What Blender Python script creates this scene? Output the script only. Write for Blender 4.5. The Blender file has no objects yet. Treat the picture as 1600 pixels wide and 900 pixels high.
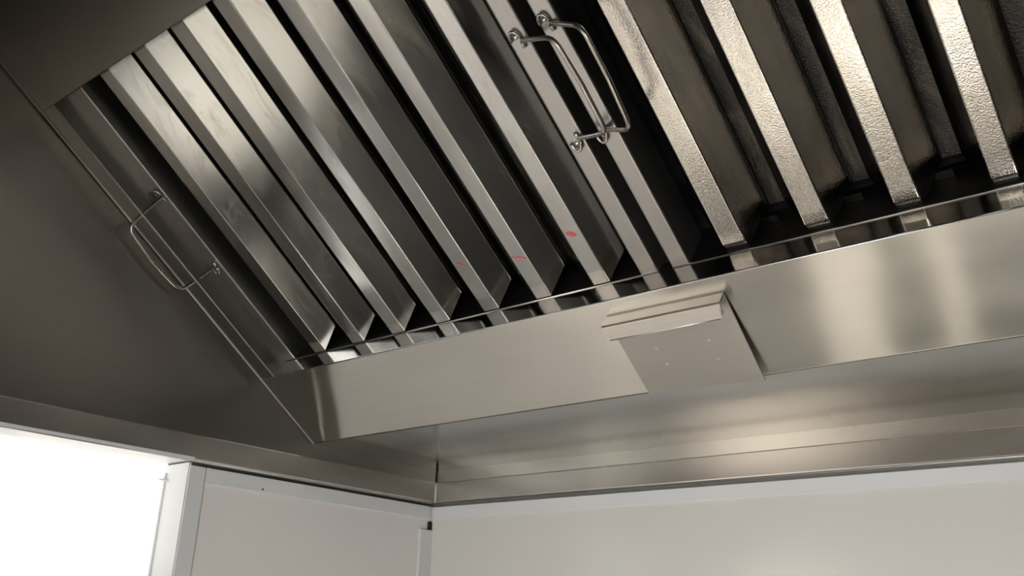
import bpy, bmesh, math, random
from mathutils import Vector, Matrix
random.seed(7)
SC = bpy.context.scene
COL = SC.collection

# ------------------------------------------------------------------ camera
R = ((0.7773, 0.6283, 0.0311), (-0.1993, 0.2928, -0.9352), (-0.5967, 0.7207, 0.3528))
cd = bpy.data.cameras.new('camera'); cam = bpy.data.objects.new('camera', cd); COL.objects.link(cam)
r0 = Vector(R[0]).normalized(); r2 = Vector(R[2]); r2 = (r2 - r0 * r2.dot(r0)).normalized(); r1 = r2.cross(r0)
m = Matrix((r0, -r1, -r2)).transposed().to_4x4()
m.translation = Vector((0.9624, -1.0, -0.1763))
cam.matrix_world = m
cd.sensor_width = 36; cd.lens = 1428.63 / 1600 * 36; cd.clip_start = .01
SC.camera = cam
# ------------------------------------------------------------------ world, exposure
w = bpy.data.worlds.new('world'); SC.world = w; w.use_nodes = True
w.node_tree.nodes['Background'].inputs[0].default_value = (1.0, .97, .93, 1)
w.node_tree.nodes['Background'].inputs[1].default_value = 0.05
SC.view_settings.view_transform = 'Standard'; SC.view_settings.look = 'None'
SC.view_settings.gamma = 1; SC.view_settings.use_curve_mapping = False
SC.view_settings.exposure = 0.5
# ------------------------------------------------------------------ added lights (their unseen ceiling fittings and window are modelled further down)
def area(name, loc, rot, sx, sy, power, colr):
    l = bpy.data.lights.new(name, 'AREA'); l.shape = 'RECTANGLE'; l.size = sx; l.size_y = sy
    l.energy = power; l.color = colr
    o = bpy.data.objects.new(name, l); COL.objects.link(o); o.location = loc; o.rotation_euler = rot
    return o
WARM = (1, .945, .87); COOL = (.93, .97, 1)
ADDED_CEIL_LIGHTS = [(0.45, -1.35, 25), (1.95, -1.55, 7.5)]  # unseen lamps added to light the room and the surfaces it reflects
for lx, ly, e in ADDED_CEIL_LIGHTS:
    area('added_ceiling_lamp', (lx, ly, .425), (0, 0, 0), .9, .22, e, WARM)
WALL_FILL = area('added_wall_fill', (1.2, -2.085, -.86), (math.radians(90), 0, 0), .74, 1.06, 9, COOL)  # unseen fill light added at the front to brighten the walls

# ------------------------------------------------------------------ hood coordinates
TH = math.radians(34.95)
CR = Vector((0, -0.2368, 0.0494))
DD = Vector((0, -math.cos(TH), math.sin(TH)))     # up the sloping filter bank
NO = Vector((0, -math.sin(TH), -math.cos(TH)))    # out of it, towards the room
XX = Vector((1, 0, 0))
def W(x, s, h): return CR + XX * x + DD * s + NO * h

# ------------------------------------------------------------------ materials
def new_mat(name):
    mt = bpy.data.materials.new(name); mt.use_nodes = True
    nt = mt.node_tree; b = nt.nodes['Principled BSDF']; return mt, nt, b
def N_(nt, t, **k):
    n = nt.nodes.new(t)
    for a, v in k.items(): setattr(n, a, v)
    return n
def coord(nt, axes, scales):
    """position projected on world axes, each with its own scale"""
    g = N_(nt, 'ShaderNodeNewGeometry'); c = N_(nt, 'ShaderNodeCombineXYZ')
    for i, (a, s) in enumerate(zip(axes, scales)):
        d = N_(nt, 'ShaderNodeVectorMath', operation='DOT_PRODUCT')
        d.inputs[1].default_value = Vector(a) * s
        nt.links.new(g.outputs['Position'], d.inputs[0]); nt.links.new(d.outputs['Value'], c.inputs[i])
    return c.outputs[0]
def noise(nt, vec, scale=1, detail=3, rough=.5, dist=0):
    n = N_(nt, 'ShaderNodeTexNoise'); n.inputs['Scale'].default_value = scale; n.inputs['Detail'].default_value = detail
    n.inputs['Roughness'].default_value = rough; n.inputs['Distortion'].default_value = dist
    nt.links.new(vec, n.inputs['Vector']); return n.outputs['Fac']
def ramp(nt, fac, stops):
    r = N_(nt, 'ShaderNodeValToRGB'); cr = r.color_ramp
    while len(cr.elements) < len(stops): cr.elements.new(.5)
    for e, (p, c) in zip(cr.elements, stops):
        e.position = p; e.color = c if len(c) == 4 else (*c, 1)
    nt.links.new(fac, r.inputs[0]); return r.outputs[0]
def g3(v): return (v, v, v, 1)
def mapr(nt, fac, a, b, lo=.3, hi=.7):
    n = N_(nt, 'ShaderNodeMapRange'); n.inputs[1].default_value = lo; n.inputs[2].default_value = hi
    n.inputs[3].default_value = a; n.inputs[4].default_value = b; nt.links.new(fac, n.inputs[0]); return n.outputs[0]
def mix(nt, fac, a, b, mode='MIX'):
    n = N_(nt, 'ShaderNodeMix', data_type='RGBA', blend_type=mode)
    if isinstance(fac, (int, float)): n.inputs[0].default_value = fac
    else: nt.links.new(fac, n.inputs[0])
    for s, v in ((6, a), (7, b)):
        if isinstance(v, tuple): n.inputs[s].default_value = v
        else: nt.links.new(v, n.inputs[s])
    return n.outputs[2]
AX_D = (XX, DD, NO); AX_W = ((1, 0, 0), (0, 1, 0), (0, 0, 1))
def steel(name, axes, along, blur=None, base=(.56, .54, .505), rough=(.24, .34), aniso=.6, grain=420, bump=0, blotch=.05, stain=0, speck=0, wave=0):
    """brushed stainless steel; grain runs along axes[along]"""
    mt, nt, b = new_mat(name)
    b.inputs['Metallic'].default_value = 1
    sc = [grain] * 3; sc[along] = grain / 90
    gv = coord(nt, axes, sc); gr = noise(nt, gv, 1, 2, .6)
    sc2 = [14, 14, 14]; sc2[along] = 5
    bv = coord(nt, axes, sc2); bl = noise(nt, bv, 1, 5, .6, .8) if stain else noise(nt, bv, 1, 2, .5, .2)
    lo = tuple(c * (1 - blotch) for c in base); hi = tuple(min(1, c * (1 + blotch)) for c in base)
    c = ramp(nt, bl, [(.3, lo), (.7, hi)])
    gc = ramp(nt, gr, [(.3, g3(.955)), (.7, g3(1.0))])
    c = mix(nt, 1.0, c, gc, 'MULTIPLY')
    r = mapr(nt, bl, rough[0], rough[1])
    if stain:
        sc3 = [30, 30, 30]; sc3[along] = 9
        sv = coord(nt, axes, sc3); sn = noise(nt, sv, 1, 6, .7, 1.5)
        f = ramp(nt, sn, [(.50, g3(0)), (.72, g3(stain))])
        c = mix(nt, f, c, (.30, .25, .17, 1))
        ad = N_(nt, 'ShaderNodeMath', operation='MULTIPLY_ADD'); nt.links.new(f, ad.inputs[0]); ad.inputs[1].default_value = .2
        nt.links.new(r, ad.inputs[2]); r = ad.outputs[0]
    nt.links.new(c, b.inputs['Base Color']); nt.links.new(r, b.inputs['Roughness'])
    h = gr
    bp = N_(nt, 'ShaderNodeBump'); bp.inputs['Strength'].default_value = bump; bp.inputs['Distance'].default_value = .0004
    nt.links.new(h, bp.inputs['Height']); last = bp
    if speck:
        pv = coord(nt, axes, (1, 1, 1)); pn = noise(nt, pv, 700, 2, .6)
        b2 = N_(nt, 'ShaderNodeBump'); b2.inputs['Strength'].default_value = speck; b2.inputs['Distance'].default_value = .0012
        nt.links.new(pn, b2.inputs['Height']); nt.links.new(last.outputs[0], b2.inputs['Normal']); last = b2
    if wave:
        pv = coord(nt, axes, (1, 1, 1)); pn = noise(nt, pv, 7, 1, .4)
        b3 = N_(nt, 'ShaderNodeBump'); b3.inputs['Strength'].default_value = 1; b3.inputs['Distance'].default_value = wave
        nt.links.new(pn, b3.inputs['Height']); nt.links.new(last.outputs[0], b3.inputs['Normal']); last = b3
    nt.links.new(last.outputs[0], b.inputs['Normal'])
    if aniso:
        b.inputs['Anisotropic'].default_value = aniso
        cx = N_(nt, 'ShaderNodeCombineXYZ'); v = Vector(axes[blur])
        for i in range(3): cx.inputs[i].default_value = v[i]
        nt.links.new(cx.outputs[0], b.inputs['Tangent'])
    return mt
M = {}
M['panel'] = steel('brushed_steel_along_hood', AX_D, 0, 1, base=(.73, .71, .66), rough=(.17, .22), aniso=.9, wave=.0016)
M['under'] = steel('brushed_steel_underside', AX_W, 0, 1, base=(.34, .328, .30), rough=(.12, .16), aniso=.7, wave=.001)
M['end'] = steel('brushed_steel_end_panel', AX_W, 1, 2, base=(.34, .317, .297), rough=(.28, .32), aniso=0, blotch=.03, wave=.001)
M['return'] = steel('smooth_steel_return', AX_D, 0, base=(.40, .375, .35), rough=(.10, .16), aniso=0, bump=.02)
M['rim'] = steel('brushed_steel_rim', AX_W, 0, 2, base=(.58, .555, .52), rough=(.20, .26), aniso=.6)
M['flange'] = steel('brushed_steel_flange', AX_W, 0, 2, base=(.68, .655, .60), rough=(.22, .28), aniso=.7)
M['rim_end'] = steel('brushed_steel_rim_end', AX_W, 1, 2, base=(.58, .555, .52), rough=(.22, .28), aniso=.85)
M['baffle'] = steel('brushed_steel_baffle', AX_D, 1, 0, base=(.41, .41, .40), rough=(.10, .22), aniso=.25, blotch=.12, stain=.55)
M['baffle_rough'] = steel('galvanised_steel_baffle', AX_D, 1, base=(.62, .60, .555), rough=(.03, .11), aniso=0, blotch=.28, stain=.35, speck=.15)
M['flank'] = steel('darkened_steel_baffle_side', AX_D, 1, base=(.125, .12, .112), rough=(.14, .26), aniso=0, blotch=.2, stain=.35)  # base darkened: the baffle sides' dark reflections are put into the colour
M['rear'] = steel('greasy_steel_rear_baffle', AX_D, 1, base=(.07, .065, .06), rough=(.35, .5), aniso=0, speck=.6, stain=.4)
M['filter_frame'] = steel('steel_filter_frame', AX_D, 1, 0, base=(.40, .39, .375), rough=(.30, .42), aniso=.2)
M['dark'] = steel('greasy_dark_steel', AX_D, 0, base=(.06, .055, .05), rough=(.4, .55), aniso=0)
M['wire'] = steel('steel_wire', AX_W, 0, base=(.50, .46, .42), rough=(.22, .30), aniso=0, bump=0)
M['plate'] = steel('brushed_steel_plate', AX_D, 0, 1, base=(.50, .485, .45), rough=(.30, .38), aniso=.4)
M['bead'] = steel('steel_edge', AX_W, 0, base=(.75, .74, .72), rough=(.28, .36), aniso=0)

def plain(name, col, rough=.5, metal=0, bumpsc=0, emit=None, coat=0):
    mt, nt, b = new_mat(name)
    v = coord(nt, AX_W, (1, 1, 1)); n = noise(nt, v, 6, 4, .6)
    c = ramp(nt, n, [(.3, tuple(x * .97 for x in col)), (.7, col)]); nt.links.new(c, b.inputs['Base Color'])
    b.inputs['Roughness'].default_value = rough; b.inputs['Metallic'].default_value = metal
    if bumpsc:
        n2 = noise(nt, v, 9, 2, .4); bp = N_(nt, 'ShaderNodeBump'); bp.inputs['Distance'].default_value = bumpsc
        bp.inputs['Strength'].default_value = 1; nt.links.new(n2, bp.inputs['Height']); nt.links.new(bp.outputs[0], b.inputs['Normal'])
    if emit:
        b.inputs['Emission Color'].default_value = (*emit[0], 1); b.inputs['Emission Strength'].default_value = emit[1]
    return mt
M['wall'] = plain('white_wall_panel', (.76, .745, .70), .18, bumpsc=.0015)
M['wall_side'] = plain('white_side_wall_panel', (.89, .85, .82), .25, bumpsc=.001)
M['trim'] = plain('white_plastic_trim', (.80, .80, .80), .35)
M['pane'] = plain('frosted_pane', (.9, .9, .86), .4, emit=((1, .975, .91), .68))
M['bar_glow'] = plain('frame_bar_glow', (.9, .9, .88), .4, emit=((1, .99, .96), .42))  # glow stands in for daylight falling on the window's frame bar
M['ceiling'] = plain('ceiling_panel', (.30, .29, .28), .5)
M['dull'] = plain('dull_grey_panel', (.13, .125, .12), .5)
M['floor'] = plain('vinyl_floor', (.16, .16, .165), .45)
M['added_worktop'] = plain('added_worktop_steel', (.30, .29, .28), .3, metal=1)
M['fridge'] = plain('added_dark_fridge_enamel', (.05, .05, .05), .4)
M['board'] = plain('added_white_board', (.90, .87, .80), .5)
M['black'] = plain('black_gap', (.012, .012, .012), .8)
M['plenum'] = plain('dark_plenum', (.02, .019, .018), .8)  # near-black base colour all over
M['red'] = plain('painted_red_reflection', (.75, .10, .10), .6)  # red reflection painted as flat colour on the left baffles
M['seam'] = plain('seam_highlight', (.50, .48, .46), .5, metal=.3)  # pale base puts the bright edge highlight into the colour
M['caulk'] = plain('grey_sealant', (.62, .60, .57), .5)
M['added_lamp'] = plain('added_lamp_diffuser', (.9, .9, .9), .4, emit=((1, .93, .82), 6))
M['fill_pane'] = plain('added_window_glow', (.9, .9, .9), .4, emit=((.93, .97, 1), 2.0))

# ------------------------------------------------------------------ mesh helpers
def link(name, verts, faces, mat, parent=None, origin=None, bevel=0, solid=0, smooth=False, recalc=True):
    o0 = Vector(origin) if origin is not None else (parent_org(parent) if parent else Vector((0, 0, 0)))
    me = bpy.data.meshes.new(name); me.from_pydata([tuple(Vector(v) - o0) for v in verts], [], faces)
    if recalc:
        bm = bmesh.new(); bm.from_mesh(me); bmesh.ops.recalc_face_normals(bm, faces=bm.faces); bm.to_mesh(me); bm.free()
    me.materials.append(mat)
    if smooth:
        for p in me.polygons: p.use_smooth = True
    o = bpy.data.objects.new(name, me); COL.objects.link(o)
    if parent: o.parent = parent
    else: o.location = o0
    if bevel:
        b = o.modifiers.new('bevel', 'BEVEL'); b.width = bevel; b.segments = 2; b.limit_method = 'ANGLE'
    if solid:
        s = o.modifiers.new('solid', 'SOLIDIFY'); s.thickness = solid; s.offset = 0
    return o
def parent_org(p):
    v = Vector((0, 0, 0))
    while p: v += Vector(p.location); p = p.parent
    return v
def thing(name, label, cat, loc, group=None):
    o = bpy.data.objects.new(name, None); o.empty_display_size = .05; COL.objects.link(o); o.location = loc
    o['label'] = label; o['category'] = cat
    if group: o['group'] = group
    return o
def struct(o): o['kind'] = 'structure'; return o
def boxv(lo, hi):
    x0, y0, z0 = lo; x1, y1, z1 = hi
    v = [(x0, y0, z0), (x1, y0, z0), (x1, y1, z0), (x0, y1, z0), (x0, y0, z1), (x1, y0, z1), (x1, y1, z1), (x0, y1, z1)]
    return v, [(0, 3, 2, 1), (4, 5, 6, 7), (0, 1, 5, 4), (1, 2, 6, 5), (2, 3, 7, 6), (3, 0, 4, 7)]
def boxes(bs, fn=None):
    V = []; F = []
    for lo, hi in bs:
        v, f = boxv(lo, hi)
        if fn: v = [fn(*q) for q in v]
        F += [tuple(i + len(V) for i in t) for t in f]; V += v
    return V, F
def fillet(pts, r, seg=4):
    out = [Vector(pts[0])]
    for i in range(1, len(pts) - 1):
        p = Vector(pts[i]); a = Vector(pts[i - 1]) - p; b = Vector(pts[i + 1]) - p
        ri = r[i] if isinstance(r, (list, tuple)) else r
        if ri <= 0: out.append(p); continue
        ang = a.angle(b); t = min(ri / math.tan(ang / 2), a.length * .45, b.length * .45)
        p0 = p + a.normalized() * t; p1 = p + b.normalized() * t
        for k in range(seg + 1):
            u = k / seg; out.append(p0 * (1 - u) ** 2 + p * 2 * u * (1 - u) + p1 * u * u)
    out.append(Vector(pts[-1])); return out
def sheet(name, prof, x0, x1, mat, parent, fn, r=.002, th=.0012):
    """folded sheet: 2-D profile (a, b) swept along x"""
    P = fillet([Vector((a, b, 0)) for a, b in prof], r)
    V = []; F = []
    for x in (x0, x1): V += [fn(x, p.x, p.y) for p in P]
    n = len(P)
    for i in range(n - 1): F.append((i, i + 1, n + i + 1, n + i))
    return link(name, V, F, mat, parent, solid=th)
def tube(name, pts, rad, mat, parent, seg=10, bend=0, bseg=6):
    P = fillet(pts, bend, bseg) if bend else [Vector(p) for p in pts]
    V = []; F = []; up = None
    for i, p in enumerate(P):
        t = (P[min(i + 1, len(P) - 1)] - P[max(i - 1, 0)]).normalized()
        if up is None: up = t.orthogonal().normalized()
        up = (up - t * up.dot(t)).normalized(); bi = t.cross(up)
        for k in range(seg):
            a = 2 * math.pi * k / seg; V.append(p + (up * math.cos(a) + bi * math.sin(a)) * rad)
    for i in range(len(P) - 1):
        for k in range(seg):
            a = i * seg + k; b = i * seg + (k + 1) % seg
            F.append((a, b, b + seg, a + seg))
    F.append(tuple(range(seg - 1, -1, -1))); F.append(tuple(range((len(P) - 1) * seg, len(P) * seg)))
    return link(name, V, F, mat, parent, smooth=True)
def dome(name, c, nrm, rad, hgt, mat, parent, seg=14, rings=4):
    n = Vector(nrm).normalized(); u = n.orthogonal().normalized(); v = n.cross(u); V = []; F = []
    for j in range(rings):
        a = math.pi / 2 * j / rings
        for k in range(seg):
            t = 2 * math.pi * k / seg; V.append(Vector(c) + (u * math.cos(t) + v * math.sin(t)) * rad * math.cos(a) + n * hgt * math.sin(a))
    V.append(Vector(c) + n * hgt)
    for j in range(rings - 1):
        for k in range(seg):
            a = j * seg + k; b = j * seg + (k + 1) % seg; F.append((a, b, b + seg, a + seg))
    for k in range(seg): F.append(((rings - 1) * seg + k, (rings - 1) * seg + (k + 1) % seg, len(V) - 1))
    F.append(tuple(range(seg - 1, -1, -1)))
    return link(name, V, F, mat, parent, smooth=True)

# ------------------------------------------------------------------ room shell
RX = 4.4; FY = -2.1; FZ = -1.9; CZ = .46
LW = -.009; BW = .003
struct(link('floor', *boxes([((-.3, FY - .1, FZ - .05), (RX + .1, .2, FZ))]), M['floor']))
struct(link('ceiling', *boxes([((-.3, FY - .1, CZ), (RX + .1, .2, CZ + .05))]), M['ceiling']))
struct(link('wall_back', *boxes([((-.3, BW, FZ), (RX + .1, BW + .06, -.0048)), ((-.3, BW + .02, -.0048), (RX + .1, BW + .06, CZ))]), M['wall']))
# left wall with the window opening next to the corner
OY0, OY1, OZ0, OZ1 = -.70, -.406, -.16, .0015
wl = [((LW - .09, FY - .1, FZ), (LW, OY0, -.0045)), ((LW - .09, OY1, FZ), (LW, BW, -.0045)),
      ((LW - .09, OY0, FZ), (LW, OY1, OZ0)), ((LW - .09, FY - .1, .0012), (LW - .004, BW, CZ))]
struct(link('wall_left', *boxes(wl), M['wall_side']))
struct(link('wall_right', *boxes([((RX, FY - .1, FZ), (RX + .08, .1, CZ))]), M['dull']))
WX0, WX1, WZ0, WZ1 = .80, 1.60, -1.42, -.30
struct(link('wall_front', *boxes([((-.3, FY - .08, FZ), (WX0, FY, CZ)), ((WX1, FY - .08, FZ), (RX + .1, FY, CZ)),
                                  ((WX0, FY - .08, FZ), (WX1, FY, WZ0)), ((WX0, FY - .08, WZ1), (WX1, FY, CZ))]), M['dull']))
w2 = struct(link('added_window', *boxes([((WX0, FY - .05, WZ0), (WX0 + .03, FY - .02, WZ1)), ((WX1 - .03, FY - .05, WZ0), (WX1, FY - .02, WZ1)),
                                     ((WX0 + .03, FY - .05, WZ0), (WX1 - .03, FY - .02, WZ0 + .03)), ((WX0 + .03, FY - .05, WZ1 - .03), (WX1 - .03, FY - .02, WZ1))]), M['trim']))
link('pane', *boxes([((WX0 + .03, FY - .04, WZ0 + .03), (WX1 - .03, FY - .03, WZ1 - .03))]), M['fill_pane'], w2)  # unseen glowing window, added along with the wall fill light

# window in the left wall: liner, frame bars, frosted pane
GX = -.056
w1 = struct(link('window_1', *boxes([((GX - .02, OY1 - .004, OZ0), (GX + .004, OY1, OZ1 - .012)),
                                                                          ((GX - .02, OY0, OZ0), (GX + .004, OY1, OZ0 + .02))]), M['trim'], bevel=.0012))
link('pane', *boxes([((GX - .012, OY0, OZ0), (GX, OY1, OZ1))]), M['pane'], w1)
link('glowing_frame_bar', *boxes([((GX + .0005, OY0, OZ0), (GX + .006, -.588, OZ1 - .002))]), M['bar_glow'], w1, bevel=.001)['label'] = 'window frame bar, its brightness put in as glow'
link('window_liner', *boxes([((GX - .02, OY1 - .0015, OZ0), (LW + .0005, OY1 + .002, OZ1 - .003)),
                             ((GX - .02, OY0, OZ1 - .001), (LW + .0115, OY1 - .0015, OZ1 + .002)),
                             ((GX - .001, OY1 - .014, OZ1 - .022), (GX + .010, OY1 - .0015, OZ1 - .0205))]), M['trim'], w1)
# white plastic trims on the walls
TZ = -.0044
struct(link('trim_1', *boxes([((LW, OY1, -.16), (LW + .0022, OY1 + .021, TZ))]), M['trim'], bevel=.0006))
struct(link('trim_2', *boxes([((LW, OY1 + .0225, TZ - .0185), (LW + .0022, -.001, TZ))]), M['trim'], bevel=.0006))
struct(link('trim_3', *boxes([((-.003, BW - .0022, TZ - .0180), (RX, BW, TZ - .001))]), M['trim'], bevel=.0006))
struct(link('trim_4', *boxes([((LW, -.0215, FZ), (LW + .0045, BW, -.0385))]), M['trim'], bevel=.0008))
struct(link('corner_gap_shade', *boxes([((LW + .0003, -.004, -.0385), (LW + .0030, BW - .0003, -.0265))]), M['black']))  # black block put in for the shade of the gap above the trim
o = dome('screw', (LW + .0022, -.3019, -.0189), (1, 0, 0), .0013, .0006, M['black'], None); o['kind'] = 'structure'; o.name = 'trim_6'

# ------------------------------------------------------------------ extraction hood
HX = 2.4; FRY = -.98; HTOP = .445
hood = thing('extraction_hood', 'stainless steel kitchen extraction hood with sloping filter bank, fixed above white wall panels', 'hood', (0, 0, 0))
def yz(x, y, z): return (x, y, z)
def prism(name, poly, x0, x1, mat, parent, bevel=0):
    n = len(poly); V = [(x0, y, z) for y, z in poly] + [(x1, y, z) for y, z in poly]
    F = [tuple(range(n)), tuple(range(2 * n - 1, n - 1, -1))] + [(i, (i + 1) % n, n + (i + 1) % n, n + i) for i in range(n)]
    return link(name, V, F, mat, parent, bevel=bevel)
CX = -.0025
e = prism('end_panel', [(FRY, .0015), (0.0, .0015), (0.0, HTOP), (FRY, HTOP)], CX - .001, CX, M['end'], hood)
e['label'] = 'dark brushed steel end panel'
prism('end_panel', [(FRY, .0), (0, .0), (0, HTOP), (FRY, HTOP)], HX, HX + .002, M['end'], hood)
sheet('front_panel', [(FRY + .03, 0.0), (FRY, 0.0), (FRY, HTOP)], CX, HX, M['panel'], hood, lambda x, a, b: (x, a, b))
# rim strips: face, rolled bottom edge
ra = .0301
rimp = [(.0035, ra), (0, ra - .0008), (0, .0022), (.0008, .0004), (.003, 0), (.006, .0008)]
sheet('rim_strip', rimp, .0016, HX, M['rim'], hood, lambda x, a, b: (x, a, b), r=.0008)
sheet('rim_strip', rimp, -.0016, FRY, M['rim_end'], hood, lambda y, a, b: (-a, y, b), r=.0008)
tube('rolled_edge', [(.002, .0012, .0002), (HX, .0012, .0002)], .0016, M['bead'], hood)
tube('rolled_edge', [(-.0012, -.002, .0002), (-.0012, FRY, .0002)], .0016, M['bead'], hood)
tube('sealant_bead', [(.0006, -.0006, .001), (.0008, -.0008, ra - .006), (.0002, -.0002, ra)], .0017, M['caulk'], hood)['label'] = 'pale sealant bead in the rim corner'
# back flange + underside + lower sloping panel + return, folded sheet
bk = .0485
sheet('back_flange', [(.0034, ra - .004), (.0034, bk)], CX, HX, M['flange'], hood, yz, r=0)
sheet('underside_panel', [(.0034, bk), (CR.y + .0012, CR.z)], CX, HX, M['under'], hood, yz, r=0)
SE = .1131; RD = .030
OX0 = .0255; OX1 = 1.145
sheet('lower_sloping_panel', [(.0012, 0), (SE, 0)], CX, HX, M['panel'], hood, W, r=0)
tube('fold_edge', [W(CX, .0006, -.0004), W(HX, .0006, -.0004)], .0008, M['panel'], hood)
sheet('lower_return', [(SE - .0012, 0), (SE, -.0012), (SE, -RD - .012)], OX0, OX1, M['return'], hood, W, r=.0008)
tube('fold_edge', [W(OX0, SE - .0002, -.0003), W(OX1, SE - .0002, -.0003)], .0009, M['bead'], hood)
ST = .5125
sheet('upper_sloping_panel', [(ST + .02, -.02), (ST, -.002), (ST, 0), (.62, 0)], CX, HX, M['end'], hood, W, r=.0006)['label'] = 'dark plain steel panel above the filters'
# side flange of the opening and its return
V, F = boxes([((CX, SE, -.0012), (OX0, ST, 0))], W); link('side_flange', V, F, M['end'], hood)
V, F = boxes([((OX0 - .0012, SE + .0005, -.0435), (OX0, ST, -.0012))], W); link('side_return', V, F, M['end'], hood)
tube('fold_edge', [W(OX0 - .0004, SE, -.0004), W(OX0 - .0004, ST - .001, -.0004)], .0009, M['seam'], hood)
V, F = boxes([((OX1, SE, -.0012), (HX, ST, 0)), ((OX1, SE, -.05), (OX1 + .0012, ST, -.0012))], W); link('blank_panel', V, F, M['panel'], hood)
tube('seam_edge_highlight', [W(.0002, -.0005, .0002), W(.0002, .62, .0002)], .0015, M['seam'], hood)['label'] = 'seam edge against the end panel, its highlight painted pale'
V, F = boxes([((CX, .60, 0), (HX, .62, .002))], W)
prism('top_panel', [(FRY, HTOP), (.0, HTOP), (0, HTOP + .002), (FRY, HTOP + .002)], CX, HX, M['end'], hood)
# dark plenum behind the filters
plv = [W(CX, SE - .01, -.05), W(HX, SE - .01, -.05), W(HX, .62, -.05), W(CX, .62, -.05)]
V, F = boxes([((CX, SE - .02, -.2), (HX, SE - .0015, -.045)), ((CX, SE - .02, -.21), (HX, .62, -.20)), ((CX, ST + .035, -.2), (HX, .62, -.004))], W)
link('plenum', V, F, M['plenum'], hood)

# folded bracket plate on the lower sloping panel
def lift(x, s): return .0016 + .007 * max(0, (x - .51) / .124) ** 2 * max(0, 1 - s / .098)
px0, px1 = .5125, .6335; ps0, ps1 = .0005, .0965
V = []; F = []; nx, ns = 8, 8
for j in range(ns + 1):
    for i in range(nx + 1):
        x = px0 + (px1 - px0) * i / nx; s = ps0 + (ps1 - ps0) * j / ns
        x -= .0018 * (1 - j / ns) if i == 0 else 0
        V.append(W(x, s, lift(x, s)))
for j in range(ns):
    for i in range(nx):
        a = j * (nx + 1) + i; F.append((a, a + 1, a + nx + 2, a + nx + 1))
pl = link('folded_plate', V, F, M['plate'], hood, solid=.0014); pl['label'] = 'small brushed steel plate with a folded lip'
lp = [(ps1 - .0015, .0016), (ps1, .003), (ps1, .0152), (ps1 - .0012, .0165), (.0825, .0190)]
P = fillet([Vector((a, b, 0)) for a, b in lp], .001, 3); nP = len(P); V = []; F = []
xs = [px0 + .0005, px0 + .004, px1 - .006, px1 - .0025, px1 - .0004]
for k, x in enumerate(xs):
    for i, q in enumerate(P):
        s = q.x
        if q.y > .0164 and s < .0830: s += {0: .0035, 1: 0, 2: 0, 3: .0015, 4: .005}[k]
        xx = x
        if q.y < .014: xx = x
        V.append(W(xx, s, q.y))
for k in range(len(xs) - 1):
    for i in range(nP - 1): F.append((k * nP + i, k * nP + i + 1, (k + 1) * nP + i + 1, (k + 1) * nP + i))
link('folded_lip', V, F, M['plate'], pl, solid=.0013)
tube('lip_edge', [W(px0 + .004, .0825, .0192), W(px1 - .0055, .0825, .0192)], .0008, M['bead'], pl)
for (x, s) in ((.5451, .0519), (.547, .0321), (.5997, .051), (.5993, .0302)):
    dome('spot_weld', W(x, s, lift(x, s) + .0007), NO, .0011, .0005, M['bead'], pl)

# ------------------------------------------------------------------ baffle filters
FH = -.031
def baffle(name, xl, xr, mat, parent, s0=.1155, s1=.545, w=.0195, d=.0195, tab=False, cut=.019):
    if tab: w, d = .0180, .030
    prof = fillet([Vector((xl - w, -d, 0)), Vector((xl, 0, 0)), Vector((xr, 0, 0)), Vector((xr + w, -d, 0)), Vector((xr + w - .001, -d - .006, 0))],
                  [0, .0016, .0016, .0016, 0], 3)
    V = []; F = []; n = len(prof); rows = []
    if tab: rows.append((s0, .0032))
    rows.append((s0 + (.0085 if tab else 0), 0)); rows.append((s1, 0))
    for ri, (s, dh) in enumerate(rows):
        for q in prof:
            dep = min(d, -q.y) / d
            ss = s + (cut * dep if ri < len(rows) - 1 else 0)
            V.append(W(q.x, ss, FH + q.y - dh * (1 - dep)))
    for r in range(len(rows) - 1):
        for i in range(n - 1): F.append((r * n + i, r * n + i + 1, (r + 1) * n + i + 1, (r + 1) * n + i))
    o = link(name, V, F, mat, parent, solid=.0009)
    if tab:
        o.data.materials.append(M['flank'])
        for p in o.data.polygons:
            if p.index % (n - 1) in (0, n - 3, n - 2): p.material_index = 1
    return o
def rear(x0, x1, parent, hh=-.074):
    prof = [(x0, hh + .012), (x0 + .002, hh), (x1 - .002, hh), (x1, hh + .012)]
    V = []; F = []
    for s in (.128, .545): V += [W(x, s, h) for x, h in prof]
    for i in range(3): F.append((i, i + 1, 5 + i, 4 + i))
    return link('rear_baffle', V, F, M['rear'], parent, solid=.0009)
def side_rail(xl, xr, parent):
    prof = fillet([Vector((xl, -.045, 0)), Vector((xl, 0, 0)), Vector((xr, 0, 0)), Vector((xr, -.045, 0))], [0, .0016, .0016, 0], 3)
    V = []; F = []; n = len(prof)
    for s in (.1128, .545): V += [W(q.x, s, FH + .0006 + q.y) for q in prof]
    for i in range(n - 1): F.append((i, i + 1, n + i + 1, n + i))
    return link('side_rail', V, F, M['filter_frame'], parent, solid=.001)
def end_rail(xl, xr, s, up, parent):
    t = .0009 * up
    V, F = boxes([((xl, min(s, s + t), -.085), (xr, max(s, s + t), FH + .0012))], W)
    r_ = link('end_rail', V, F, M['dark'], parent)
    tube('rail_lip', [W(xl, s + t * .5, FH + .0012), W(xr, s + t * .5, FH + .0012)], .0006, M['bead'], r_)
    return r_
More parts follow.
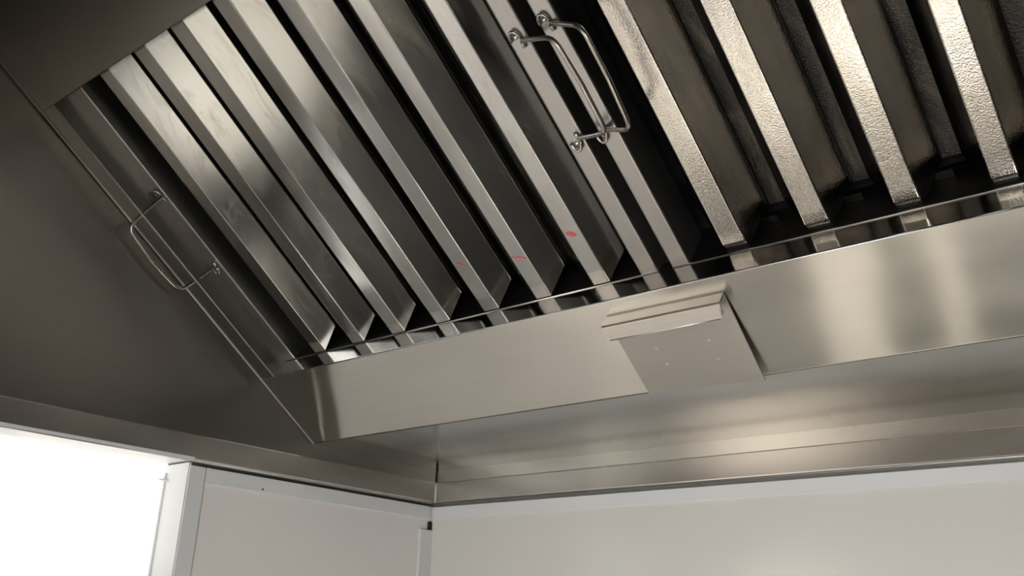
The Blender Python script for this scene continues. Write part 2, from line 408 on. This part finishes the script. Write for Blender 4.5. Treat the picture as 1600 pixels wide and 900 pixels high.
def handle(feet, e, parent):
    """bent wire bail with two saddle clips"""
    (xa, sa), (xb, sb) = feet; h0 = FH + .0022
    A = Vector((xa, sa, h0)); B = Vector((xb, sb, h0)); E = Vector(e); up = Vector((0, 1, 0))
    k = .004
    pts = [A + up * -.006, A, A + E * .5 + up * -.0015, A + E - up * k, A.lerp(B, .5) + E * 1.06, B + E + up * k, B + E * .5 + up * .0015, B, B + up * .006]
    pts = [W(*q) for q in pts]
    t = tube('handle', pts, .0021, M['wire'], parent, bend=.014, bseg=6)
    for q, sg in ((A, 1), (B, -1)):
        c = W(q.x - .0035, q.y + sg * .0055, FH + .0008)
        arch = []
        for a in range(0, 181, 20):
            an = math.radians(a); arch.append(W(q.x - .0042 + .0048 * math.cos(an), q.y + sg * (.002 + .0085 * math.sin(an)), FH + .0022 + .0022 * math.sin(an)))
        tube('saddle_clip', arch, .0013, M['wire'], t, seg=8)
        dome('rivet', W(q.x - .0042, q.y + sg * .0045, FH + .0006), NO, .0026, .0022, M['bead'], t)
    return t
def ribbon(pts, wd, parent, name='red_reflection'):
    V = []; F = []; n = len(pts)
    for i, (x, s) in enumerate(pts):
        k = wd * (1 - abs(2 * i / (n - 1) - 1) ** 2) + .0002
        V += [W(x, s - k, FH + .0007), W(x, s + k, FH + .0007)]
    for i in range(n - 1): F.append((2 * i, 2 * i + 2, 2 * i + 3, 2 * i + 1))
    o = link(name, V, F, M['red'], parent); o['label'] = 'painted red reflection on the baffle'; return o
GR = 'baffle filters in the hood'
f1 = thing('baffle_filter', 'left steel baffle filter of smooth brushed baffles, next to the end panel', 'filter', W(.012, .113, FH), GR)
S1 = [(.082, .1005), (.151, .1705), (.2185, .2378), (.288, .3073), (.358, .377), (.4275, .4452), (.497, .515)]
side_rail(.0125, .0412, f1); rr = side_rail(.5498, .5677, f1)
end_rail(.0125, .5677, .1137, 1, f1); end_rail(.0125, .5677, .545, -1, f1)
B1 = []
for i, (a, b) in enumerate(S1):
    B1.append(baffle('baffle', a, b, M['baffle'], f1))
for i in range(len(S1) - 1):
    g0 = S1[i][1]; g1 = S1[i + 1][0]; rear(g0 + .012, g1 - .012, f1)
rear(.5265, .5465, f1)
handle([(.0372, .368), (.0352, .2664)], (-.024, -.002, .046), f1)
handle([(.5616, .3581), (.5633, .2623)], (.042, .002, .026), f1)
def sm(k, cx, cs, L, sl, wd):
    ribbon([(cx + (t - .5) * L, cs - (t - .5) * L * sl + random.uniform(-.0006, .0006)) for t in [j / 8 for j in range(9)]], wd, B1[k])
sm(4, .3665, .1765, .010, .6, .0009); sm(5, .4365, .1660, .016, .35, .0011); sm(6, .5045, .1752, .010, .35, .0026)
f2 = thing('baffle_filter', 'right steel baffle filter of bright speckled baffles, with the wider gaps', 'filter', W(.583, .113, FH), GR)
S2 = [(.6371, .6572), (.7107, .7304), (.7821, .801), (.8518, .8690), (.9225, .9400), (.993, 1.0105), (1.0635, 1.081)]
side_rail(.5829, .6001, f2); side_rail(1.118, 1.136, f2)
end_rail(.5829, 1.136, .1137, 1, f2); end_rail(.5829, 1.136, .545, -1, f2)
for i, (a, b) in enumerate(S2):
    q = baffle('baffle', a, b, M['baffle_rough'], f2, tab=True)
    # small folded foot of each channel, in the end rail
    V, F = boxes([((b + .008, .1150, -.064), (b + .022, .1225, -.0632))], W); link('baffle_foot', V, F, M['flank'], f2)
for i in range(len(S2) - 1): rear(S2[i][1] + .014, S2[i + 1][0] - .016, f2)
for i, (a, b) in enumerate(S1):
    V, F = boxes([((b + .008, .1150, -.064), (b + .020, .1215, -.0632))], W); link('baffle_foot', V, F, M['flank'], f1)
handle([(.5928, .361), (.5895, .262)], (.0405, 0, .033), f2)

# ------------------------------------------------------------------ unseen lamps and furnishings added for the steel to mirror
for i, (lx, ly, e_) in enumerate(ADDED_CEIL_LIGHTS):  # fittings for the added lamps, out of view
    t = thing('added_ceiling_light', 'added slim ceiling light in front of the hood, ' + ('nearer the left wall' if i == 0 else 'nearer the right wall'), 'light', (lx, ly, CZ), 'added ceiling lights')
    link('added_light_housing', *boxes([((lx - .48, ly - .14, .435), (lx + .48, ly + .14, CZ - .001))]), M['trim'], t, bevel=.004)
    link('added_light_diffuser', *boxes([((lx - .45, ly - .11, .430), (lx + .45, ly + .11, .4349))]), M['added_lamp'], t)
wt = thing('added_table', 'added steel work table standing below the hood', 'table', (.55, -.46, FZ))  # unseen table, added for the steel to reflect
link('added_table_top', *boxes([((.02, -.90, -1.04), (1.07, -.02, -1.0))]), M['added_worktop'], wt, bevel=.004)
link('added_table_shelf', *boxes([((.05, -.66, -1.62), (1.05, -.05, -1.59))]), M['added_worktop'], wt)
for x in (.05, 1.01):
    for y in (-.66, -.08):
        link('added_table_leg', *boxes([((x, y, FZ), (x + .04, y + .04, -1.04))]), M['added_worktop'], wt)
def board(x0, y0, x1, y1, lab, mat='board'):  # unseen boards added as bright patches for the steel to reflect
    o = link('added_board', *boxes([((x0, y0, -.999), (x1, y1, -.978))]), M[mat], bevel=.006)
    o['label'] = lab; o['category'] = 'board'; o['group'] = 'added boards on the added table'
board(.34, -.44, .46, -.08, 'wider of the two narrow added boards at the back of the added table')
for i, (x0, y0, x1, y1, lab) in enumerate([
    (.55, -.40, .60, -.12, 'narrowest added white board, at the back of the added table'),
    (.02, -.88, .20, -.70, 'added white board in the front left corner of the added table'),
    (.235, -.895, .33, -.80, 'small added white board at the front of the added table, right of the corner board'),
    (.245, -.765, .37, -.66, 'added white board behind the small one at the front of the added table'),
    (.40, -.87, .56, -.76, 'added white board at the middle of the front of the added table'),
    (.42, -.70, .55, -.62, 'added white board set back in the middle of the added table'),
    (.60, -.80, .78, -.68, 'added white board nearest the added fridge')]):
    board(x0, y0, x1, y1, lab)
ct = thing('added_counter', 'added white topped counter in front of the hood', 'counter', (2.2, -1.7, FZ))  # unseen counter added as a bright surface for the left baffle sides to reflect
link('added_counter_top', *boxes([((1.66, FY + .02, -.99), (3.4, -1.12, -.95)), ((1.22, -1.50, -.99), (1.66, -1.12, -.95))]), M['board'], ct, bevel=.004)
link('added_counter_body', *boxes([((1.70, FY + .03, FZ), (3.35, -1.2, -.99)), ((1.26, -1.46, FZ), (1.70, -1.2, -.99))]), M['dull'], ct)

fr = thing('added_fridge', 'added tall dark fridge that darkens reflections, at the right end of the added table', 'fridge', (1.69, -.42, FZ))  # unseen dark block added to darken what the baffle sides reflect
link('added_fridge_body', *boxes([((1.08, -.84, FZ), (2.3, -.02, -.10))]), M['fridge'], fr, bevel=.006)
link('added_fridge_door', *boxes([((1.09, -.87, FZ + .1), (2.29, -.842, -.11))]), M['fridge'], fr, bevel=.004)
tube('added_fridge_handle', [(1.16, -.872, -.8), (1.16, -.90, -.8), (1.16, -.90, -.5), (1.16, -.872, -.5)], .008, M['wire'], fr, bend=.01)
